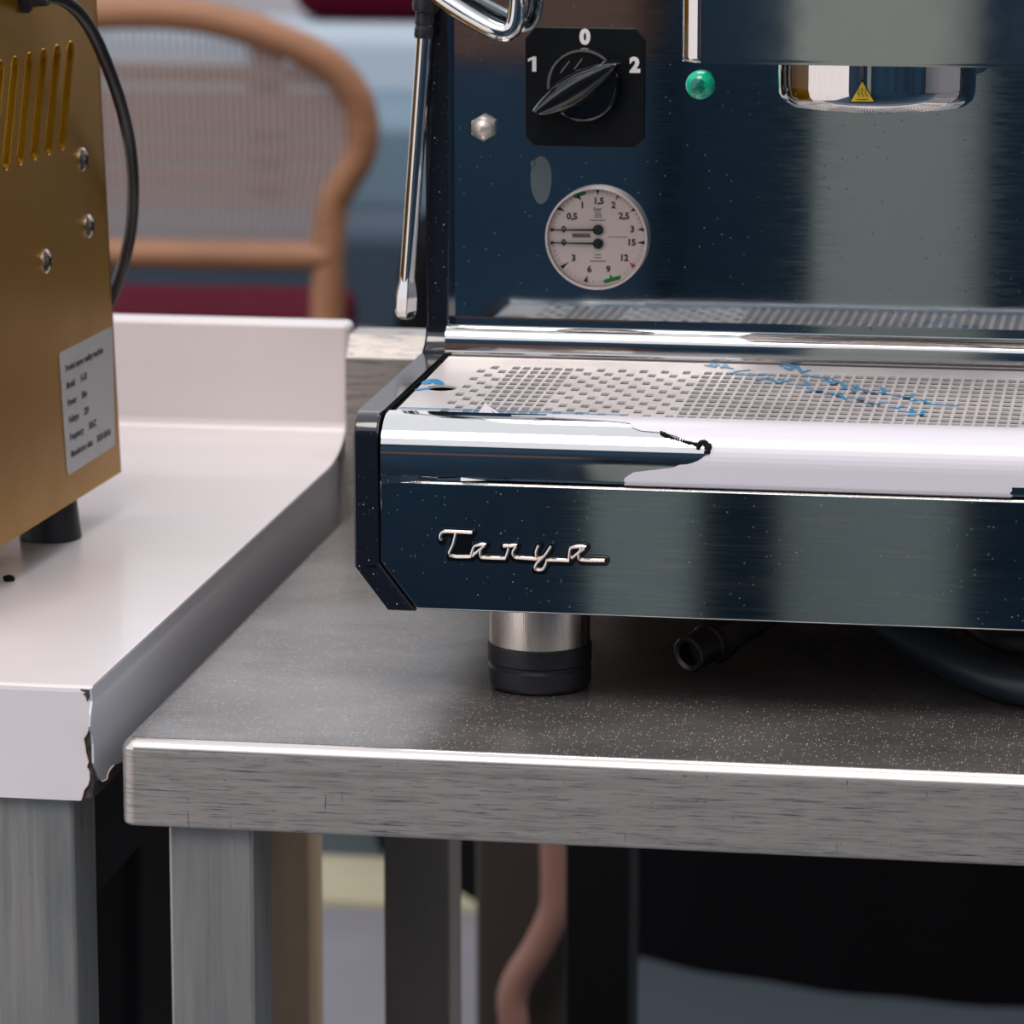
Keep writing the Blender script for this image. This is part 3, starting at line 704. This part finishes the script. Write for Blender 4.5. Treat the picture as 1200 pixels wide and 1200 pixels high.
bm = NB(); P = [W(503, -12, 0.272), W(524, 3, 0.27)] + [W(548, 18.5, 0.268), W(570, 31, 0.266), W(582, 36.5, 0.265), W(592, 38.5, 0.265), W(600, 34, 0.265), W(604, 24, 0.265), W(606, 10, 0.265), W(607, -8, 0.265), W(608, -40, 0.265)]
tube(bm, smoothpath(P, 6), 0.0049, 20); link('bent_steel_tube', bm, 'chrome', em)
# badge: TANYA lettering, chrome strokes on a black backing with a chrome outline
def lg(p, y): return at(480 + p[0] / 4.8, 590 + p[1] / 4.8, Y=y)
strokes = [
    [(180, 207), (172, 190), (176, 172), (190, 160), (215, 158), (352, 164)], [(262, 163), (246, 228), (228, 293), (345, 299)],
    [(345, 299), (356, 262), (372, 237), (425, 232), (392, 262), (350, 298)], [(418, 238), (402, 258), (398, 280), (402, 298), (414, 304), (540, 309)],
    [(540, 309), (556, 262), (553, 240), (527, 240)], [(553, 240), (600, 238), (586, 262), (582, 284), (592, 301), (612, 305), (718, 313)],
    [(727, 236), (712, 275), (718, 312)], [(797, 240), (762, 292), (718, 335), (708, 368), (750, 369), (772, 330), (780, 318), (898, 322)], [(718, 312), (752, 300)],
    [(898, 322), (902, 270), (918, 246), (988, 246), (950, 278), (912, 308)], [(968, 250), (955, 275), (953, 300), (966, 318), (1097, 322)]]
bd = NB()
for s in strokes: ribbon(bd, [lg(p, YF - 0.0006) for p in s], 0.0050, (0, -1, 0), 0.0006)
badge = link('badge', bd, 'chrome', em, smooth=False, label='chrome and black script badge reading Tanya')
bm = NB()
for s in strokes: ribbon(bm, [lg((p[0] + 3, p[1] + 5), YF - 0.0012) for p in s], 0.0043, (0, -1, 0), 0.0008)
prism(bm, [lg(p, YF - 0.0012) for p in ((250, 170), (375, 150), (350, 235), (345, 300), (228, 296))], (0, -0.0009, 0))
link('black_backing', bm, 'gloss', badge, smooth=False)
bm = NB()
for i, s in enumerate(strokes):
    P = [lg(p, YF - 0.0024 - 0.00002 * i) for p in s]; tube(bm, smoothpath(P, 3) if len(P) > 2 else P, 0.00085, 8)
link('script_lettering', bm, 'satin', badge)
# feet
def mfoot(x, y):
    bm = NB(); lathe(bm, [(0.0255, 0.022), (0.0258, 0.024), (0.0258, 0.052)], (x, y, TZ + 0.0002), 'Z', 64); f = link('foot', bm, 'satin', em)
    bm = NB(); lathe(bm, [(0.0235, 0.0), (0.0252, 0.0008), (0.0265, 0.0030), (0.0266, 0.0110), (0.0256, 0.0122), (0.0256, 0.0132), (0.0268, 0.0142), (0.0268, 0.0225), (0.0262, 0.0234), (0.0255, 0.0236)], (x, y, TZ + 0.0002), 'Z', 64); link('rubber_ring', bm, 'rubber', f)
for p in ((0.1870, 0.1405), (0.5130, 0.1405), (0.1870, 0.50), (0.5130, 0.50)): mfoot(*p)
# plumbing under the body
bm = NB(); c0 = Vector((0.262, 0.152, 0.916)); c1 = Vector((0.292, 0.200, 0.926)); d = (c1 - c0).normalized()
along(bm, c0, d, [(0.0004, 0.009), (0.0062, 0.0088), (0.0064, 0.001), (0.0085, 0), (0.0096, 0.001), (0.0096, 0.016), (0.0105, 0.017), (0.0105, 0.020)], 30)
along(bm, c0 + d * 0.020, d, [(0.0125, 0), (0.0125, 0.012), (0.010, 0.013), (0.010, 0.040)], 6)
link('drain_fitting', bm, 'fitting', em)
bm = NB(); tube(bm, smoothpath([c1 + d * 0.01, (0.305, 0.235, 0.935), (0.33, 0.28, 0.947), (0.33, 0.31, 0.953)], 6), 0.009, 16); link('drain_elbow', bm, 'hose', em)
bm = NB(); tube(bm, smoothpath([(0.30, 0.32, 0.945), (0.325, 0.262, 0.934), (0.365, 0.205, 0.923), (0.41, 0.152, 0.913), (0.46, 0.125, 0.9105), (0.56, 0.12, 0.9105), (0.70, 0.18, 0.9105)], 8), 0.0102, 20); link('drain_hose', bm, 'hose', em)
for k in range(3):
    o_ = k * 0.020
    bm = NB(); tube(bm, smoothpath([(0.36, 0.40, 0.944), (0.375 + o_ * .4, 0.30 + o_, 0.932 - k * .003), (0.405 + o_ * .3, 0.225 + o_, 0.920), (0.44, 0.20 + o_, 0.9165), (0.50, 0.25 + o_, 0.93), (0.52, 0.33 + o_, 0.947)], 8), 0.0062, 14); link('braided_hose', bm, 'braid', em)

# ================================================================ gold machine on the white counter
gb0 = Vector((-0.1042, 0.4135, 0.950)); gd = Vector((0.049, 0.9988, 0)).normalized(); gn = Vector((gd.y, -gd.x, 0))
gm = thing('gold_machine', 'gold painted boxy appliance with slanted vents at left on the white counter', 'appliance', (-0.22, 0.2, WZ))
def gpt(s, h, o=0.0): return gb0 + gd * s + Vector((0, 0, h)) + gn * o
outer = [(0, 0), (-0.0005, 0.002), (-0.0345, 0.33), (-0.32, 0.33), (-0.32, 0.0)]
slots = []
for k in range(15):
    s0 = -0.0782 - 0.0238 * k
    top_, bot = (s0, 0.2535), (s0 - 0.0182, 0.2058); hw_ = 0.0056; loop = []
    for q in range(7): an = math.pi * q / 6; loop.append((top_[0] + hw_ * math.cos(an), top_[1] + hw_ * math.sin(an)))
    for q in range(7): an = math.pi + math.pi * q / 6; loop.append((bot[0] + hw_ * math.cos(an), bot[1] + hw_ * math.sin(an)))
    slots.append(loop)
    if s0 < -0.27: break
bm = NB(); plate_holes(bm, outer, slots, gn * -0.0030, lambda s, h: gpt(s, h))
bmesh.ops.recalc_face_normals(bm, faces=bm.faces)
for f in bm.faces: f.material_index = 1 if abs(f.normal.dot(gn)) < 0.5 else 0
link('side_cover', bm, ['gold', 'goldedge'], gm, smooth=False)
for loop in slots:
    bm = NB(); P = [gpt(s, h, -0.0002) for s, h in loop]; tube(bm, P + [P[0]], 0.0006, 6, False); link('vent_rim', bm, 'goldedge', gm)
bm = NB(); prism(bm, [gpt(s, h, -0.006) for s, h in ((-0.003, 0.003), (-0.0375, 0.327), (-0.317, 0.327), (-0.317, 0.003))], gn * -0.22, 0.002); link('housing', bm, 'gold', gm)
bm = NB(); prism(bm, [gpt(s, h, -0.0048) for s, h in ((-0.06, 0.18), (-0.06, 0.28), (-0.31, 0.28), (-0.31, 0.18))], gn * -0.001); link('vent_liner', bm, 'liner', gm, smooth=False)
bm = NB()
prism(bm, [gpt(0, 0, 0), gpt(-0.002, 0.018, 0), gpt(-0.0345, 0.33, 0), gpt(-0.0375, 0.33, 0), gpt(-0.003, 0, 0)][::-1], gn * -0.006); link('cover_flange', bm, 'gold', gm)
for s, h in ((-0.0616, 0.1911), (-0.0533, 0.1523), (-0.1302, 0.1429)):
    bm = NB(); c = gpt(s, h); u = gd; v = Vector((0, 0, 1)); rings = []
    for r_, o_ in ((0.0068, 0), (0.0068, 0.0008), (0.0052, 0.0020), (0.003, 0.0027), (0.0005, 0.0028)):
        rings.append([bm.verts.new(c + gn * o_ + (u * math.cos(2 * math.pi * k / 24) + v * math.sin(2 * math.pi * k / 24)) * r_) for k in range(24)])
    for i in range(4):
        for k in range(24): bm.faces.new((rings[i][k], rings[i][(k + 1) % 24], rings[i + 1][(k + 1) % 24], rings[i + 1][k]))
    bm.faces.new(rings[-1]); sc = link('screw', bm, 'satin', gm)
    bm = NB()
    for q in (0.5, 0.5 + math.pi / 2):
        dd = u * math.cos(q) + v * math.sin(q); ribbon(bm, [c + gn * 0.0026 - dd * 0.003, c + gn * 0.0026 + dd * 0.003], 0.0013, gn, 0.0004)
    link('cross_slot', bm, 'dark', sc, smooth=False)
lab = [(-0.1090, 0.0885), (-0.0150, 0.0885), (-0.0128, 0.0860), (-0.0118, 0.0200), (-0.0150, 0.0180), (-0.0990, 0.0170), (-0.1013, 0.0198), (-0.1101, 0.0860)]
bm = NB(); prism(bm, [gpt(s, h, 0.0001) for s, h in lab], gn * 0.0003); lb = link('rating_label', bm, 'label', gm, smooth=False, label='white paper rating label')
RM = Matrix(((gd.x, 0, gn.x, 0), (gd.y, 0, gn.y, 0), (0, 1, 0, 0), (0, 0, 0, 1)))
bm = NB()
for i, (a_, b_, gap) in enumerate((('Product name: sealing machine', '', 0), ('Model:', 'K-02', 0.026), ('Power:', '80w', 0.026), ('Voltage:', '220', 0.028), ('Frequency:', '50HZ', 0.035), ('Manufacture date:', '2020-08-06', 0.048))):
    s = -0.1010 + i * 0.0013; h = 0.0778 - i * 0.0100
    for t_, g_ in ((a_, 0), (b_, gap)):
        if t_:
            p = gpt(s + g_, h, 0.0005); text_into(bm, t_, 0.0056 if i == 0 or i == 5 else 0.0058, Matrix.Translation(p) @ RM, 0.00012, 0.00005, 'LEFT')
link('label_text', bm, 'ink', lb, smooth=False)
def gfoot(s, o):
    c = gpt(s, -0.0248, o); bm = NB(); lathe(bm, [(0.0176, 0), (0.0178, 0.001), (0.0150, 0.0255)], c, 'Z', 40); link('foot', bm, 'rubber', gm)
for s in (-0.0740, -0.28):
    for o in (-0.0195, -0.195): gfoot(s, o)
# its power cable
bm = NB()
cp = [at(28, -40, Y=0.20), at(50, -8, Y=0.235), at(72, -1, Y=0.25), at(93, 15, Y=0.27), at(112, 45, Y=0.30), at(130, 88, Y=0.33), at(143, 128, Y=0.36), at(152, 170, Y=0.39), at(156, 215, Y=0.41), at(154, 262, Y=0.43), at(147, 300, Y=0.44), at(135, 338, Y=0.45), at(120, 370, Y=0.45)]
tube(bm, smoothpath(cp, 6), 0.0036, 16); link('power_cable', bm, 'rubber', gm)
bm = NB(); c = gpt(-0.157, 0.291)
rings = []
for r_, o_ in ((0.010, 0), (0.010, 0.003), (0.007, 0.005), (0.006, 0.014), (0.0004, 0.0142)):
    rings.append([bm.verts.new(c + gn * o_ + (gd * math.cos(2 * math.pi * k / 20) + Vector((0, 0, 1)) * math.sin(2 * math.pi * k / 20)) * r_) for k in range(20)])
for i in range(4):
    for k in range(20): bm.faces.new((rings[i][k], rings[i][(k + 1) % 20], rings[i + 1][(k + 1) % 20], rings[i + 1][k]))
link('cable_gland', bm, 'rubber', gm)
bm = NB(); c = at(10.5, 681, Z=WZ)
bmesh.ops.create_icosphere(bm, subdivisions=2, radius=0.0022, matrix=Matrix.Translation((c.x, c.y, WZ + 0.0014)) @ Matrix.Scale(1.6, 4, (1, 0, 0)))
for v in bm.verts: v.co += Vector((random.uniform(-1, 1), random.uniform(-1, 1), random.uniform(-.5, .5))) * 0.0004
tag(link('coffee_crumb', bm, 'dark', None, smooth=False), 'tiny dark crumb lying on the white counter under the gold appliance', 'crumb')

# ================================================================ chairs behind
def make_chair(name, label, loc, rz, group=None):
    """bentwood armchair with a balloon back strung with cords; built around its base, back towards -y"""
    t = thing(name, label, 'chair', (0, 0, 0))
    PZ, W2 = 0.60, 0.255
    arch = []
    side = [(0.250, 0.00, 0.46), (0.252, 0.005, 0.56), (0.258, 0.005, 0.665), (0.276, 0.0, 0.705), (0.300, -0.005, 0.745), (0.307, -0.012, 0.790), (0.295, -0.022, 0.835), (0.255, -0.034, 0.880), (0.180, -0.044, 0.915), (0.09, -0.05, 0.940)]
    path = [Vector(p) for p in side] + [Vector((0, -0.052, 0.946))] + [Vector((-p[0], p[1], p[2])) for p in side[::-1]]
    sm = smoothpath(path, 6)
    bm = NB(); tube(bm, sm, 0.0235, 12); link('back_frame', bm, 'wood', t)
    for sx in (1, -1):
        bm = NB(); tube(bm, [(sx * 0.262, 0.03, 0), (sx * 0.256, 0.012, 0.3), (sx * 0.252, 0.004, 0.66)], [0.016, 0.021, 0.023], 12); link('leg', bm, 'wood', t)
        bm = NB(); tube(bm, [(sx * 0.22, 0.50, 0), (sx * 0.215, 0.49, 0.38)], [0.014, 0.018], 12); link('leg', bm, 'wood', t)
    bm = NB(); tube(bm, [(-W2, 0, PZ), (W2, 0, PZ)], 0.021, 12); link('back_rail', bm, 'wood', t)
    bm = NB()
    zz = [(p.x, p.y, p.z) for p in sm if p.z > 0.66]
    n = 56
    for k in range(n):
        x = -0.285 + 0.57 * (k + 0.5) / n
        best = None
        for i in range(len(zz) - 1):
            a_, b_ = zz[i], zz[i + 1]
            if (a_[0] - x) * (b_[0] - x) <= 0 and a_[2] > 0.74:
                tt = (x - a_[0]) / (b_[0] - a_[0] if abs(b_[0] - a_[0]) > 1e-9 else 1e-9); best = (a_[1] + (b_[1] - a_[1]) * tt, a_[2] + (b_[2] - a_[2]) * tt)
        if best:
            xb = max(-W2, min(W2, x * 0.9)); tube(bm, [(xb, 0, PZ), (x, best[0] * 0.5, (PZ + best[1]) / 2), (x, best[0], best[1])], 0.0028, 5)
    link('cord_back', bm, 'cord', t, stuff=True)
    bm = NB(); box(bm, (-0.26, 0.0, 0.38), (0.26, 0.52, 0.415), 0.012, 3); link('seat', bm, 'wood', t)
    bm = NB(); box(bm, (-0.225, 0.01, 0.415), (0.225, 0.52, 0.482), 0.025, 4); link('cushion', bm, 'burgundy', t, label='burgundy seat cushion')
    t.location = loc; t.rotation_euler = (0, 0, rz); return t
ch0 = make_chair('armchair', 'tan bentwood armchair with corded back, in front behind the white counter', (-0.930, 3.735, 0), 0.06)
def copy_thing(o, loc, rz, label):
    r = o.copy(); COL.objects.link(r); r.location = loc; r.rotation_euler = (0, 0, rz); r['label'] = label
    for c in o.children:
        k = c.copy(); COL.objects.link(k); k.parent = r
    return r
# slatted bench seen through the cords
bh = thing('slatted_bench', 'mauve brown slatted bench seen through the cords of the armchair', 'bench', (-1.4, 5.0, 0))
def band(y0, y1, Y, x0, x1):
    za, zb_ = at(250, y1, Y=Y).z, at(250, y0, Y=Y).z; bm = NB(); box(bm, (x0, Y, za), (x1, Y + 0.03, zb_), 0.006); return bm
for y0, y1 in ((76, 100), (106, 158), (163, 190), (196, 222), (228, 255)): link('slat', band(y0, y1, 5.0, -2.3, at(408, 100, Y=5.0).x), 'mauve', bh)
for x in (-2.25, -1.08):
    bm = NB(); box(bm, (x, 5.03, 0), (x + 0.05, 5.08, 0.80), 0.004); link('leg', bm, 'mauve', bh)
bm = NB(); box(bm, (-2.3, 5.05, 0.40), (-1.0, 5.45, 0.44), 0.008); link('seat', bm, 'mauve', bh)
# sofa behind
sf = thing('sofa', 'blurred pale blue grey sofa beyond the chairs', 'sofa', (-1.2, 6.0, 0))
bm = NB(); box(bm, (-2.8, 5.6, 0.10), (-0.2, 6.3, 0.40), 0.05, 3); link('base', bm, 'navy', sf)
bm = NB(); box(bm, (-2.8, 6.1, 0.40), (-0.2, 6.35, 0.725), 0.05, 3); link('backrest', bm, 'paleblue', sf)
bm = NB(); box(bm, (-2.75, 5.6, 0.40), (-0.25, 6.12, 0.60), 0.04, 3); link('seat_cushion', bm, 'slate', sf)
c = at(455, 20, Y=6.22)
bm = NB(); box(bm, (-0.19, -0.07, 0), (0.19, 0.07, 0.18), 0.06, 4, Matrix.Translation((c.x, 6.22, 0.725))); tag(link('throw_cushion', bm, 'burgundy'), 'burgundy cushion lying along the top of the pale sofa', 'cushion')
bm = NB(); box(bm, (-1.6, 4.55, 0), (-0.10, 4.85, 0.53), 0.03, 3); tag(link('planter', bm, 'navy'), 'long dark navy planter box behind the corded armchair', 'planter')

# ================================================================ under the tables
# black bin below the white counter
bn = thing('waste_bin', 'black plastic bin standing under the white counter', 'bin', (-0.24, 0.42, 0))
bm = NB(); prism(bm, [(-0.42, 0.30, 0), (-0.083, 0.30, 0), (-0.068, 0.30, 0.78), (-0.44, 0.30, 0.78)], (0, 0.24, 0), 0.012, 3); link('body', bm, 'dark', bn)
bm = NB(); box(bm, (-0.445, 0.29, 0.775), (-0.066, 0.55, 0.795), 0.004); link('rim', bm, 'dark', bn)
# black tablecloth on a round table
bm = NB(); n = 180; R0 = 0.86; cc = Vector((0.36, 3.20, 0)); rings = []
for h, rr, am in ((0.0, R0, 0.004), (0.35, R0 - 0.02, 0.004), (0.70, R0 - 0.05, 0.003), (0.735, R0 - 0.06, 0), (0.745, R0 - 0.08, 0), (0.745, 0.02, 0)):
    rings.append([bm.verts.new(cc + Vector(((rr + am * math.sin(t * 34)) * math.cos(t), (rr + am * math.sin(t * 34)) * math.sin(t), h))) for t in [2 * math.pi * k / n for k in range(n)]])
for i in range(len(rings) - 1):
    for k in range(n): bm.faces.new((rings[i][k], rings[i][(k + 1) % n], rings[i + 1][(k + 1) % n], rings[i + 1][k]))
bm.faces.new(rings[-1])
tag(link('draped_table', bm, 'cloth'), 'round table under a floor-length black cloth behind the steel worktable', 'table')
ps = thing('parasol_base', 'black square post standing behind the steel worktable', 'post', (0.16, 1.2, 0))
bm = NB(); box(bm, (at(662, 1100, Y=0.95).x, 0.95, 0.02), (at(738, 1100, Y=0.95).x, 1.0, 0.86), 0.003); link('post', bm, 'dark', ps)
bm = NB(); box(bm, (-0.04, 0.88, 0), (0.158, 1.07, 0.02), 0.004); link('base_plate', bm, 'dark', ps)

bm = NB(); box(bm, (-0.06, 1.55, 0.0), (1.6, 2.75, 0.009), 0.003); tag(link('floor_shade_sheet', bm, 'mat'), 'dark sheet added as floor shade on the paving below the black-draped table', 'mat')  # sheet stands in for shade, there is no mat here
st = thing('wooden_stool', 'dark brown wooden stool with a curved tan brace behind the steel worktable', 'stool', (-0.02, 1.5, 0))
bm = NB(); box(bm, (at(556, 1100, Y=1.45).x, 1.45, 0.02), (at(672, 1100, Y=1.45).x, 1.60, 0.62), 0.01); link('side_board', bm, 'darkbrown', st)
bm = NB(); box(bm, (at(545, 1100, Y=1.45).x, 1.40, 0.62), (at(690, 1100, Y=1.45).x, 1.75, 0.66), 0.01); link('seat', bm, 'darkbrown', st)
bm = NB(); Pb = [at(650, 960, Y=1.42), at(651, 1040, Y=1.42), at(648, 1070, Y=1.42), at(630, 1110, Y=1.42), at(608, 1145, Y=1.42), at(600, 1170, Y=1.42), at(602, 1200, Y=1.42), at(606, 1260, Y=1.42)]
tube(bm, smoothpath(Pb, 6), 0.013, 12); link('curved_brace', bm, 'brace', st)
# ================================================================ things mirrored in the panels (behind the camera)
bm = NB(); prism(bm, [(-0.135, -2.55, 0), (-0.03, -2.55, 0), (-0.022, -2.55, 0.56), (-0.14, -2.55, 0.56)], (0, 0.12, 0), 0.008, 2); tag(link('tall_planter', bm, 'greygreen'), 'grey green tall planter mirrored in the front panel right of the badge', 'planter')
bm = NB(); box(bm, (-0.42, -2.9, 0.93), (-0.165, -2.62, 1.20), 0.01, 2); crt = link('wooden_crate', bm, 'brown'); tag(crt, 'brown wooden crate mirrored at the top left of the back panel', 'crate')
bm = NB(); box(bm, (-0.44, -2.95, 0), (-0.15, -2.6, 0.93), 0.008, 2); tag(link('plinth', bm, 'wallnavy'), 'dark navy plinth under the mirrored wooden crate', 'plinth')
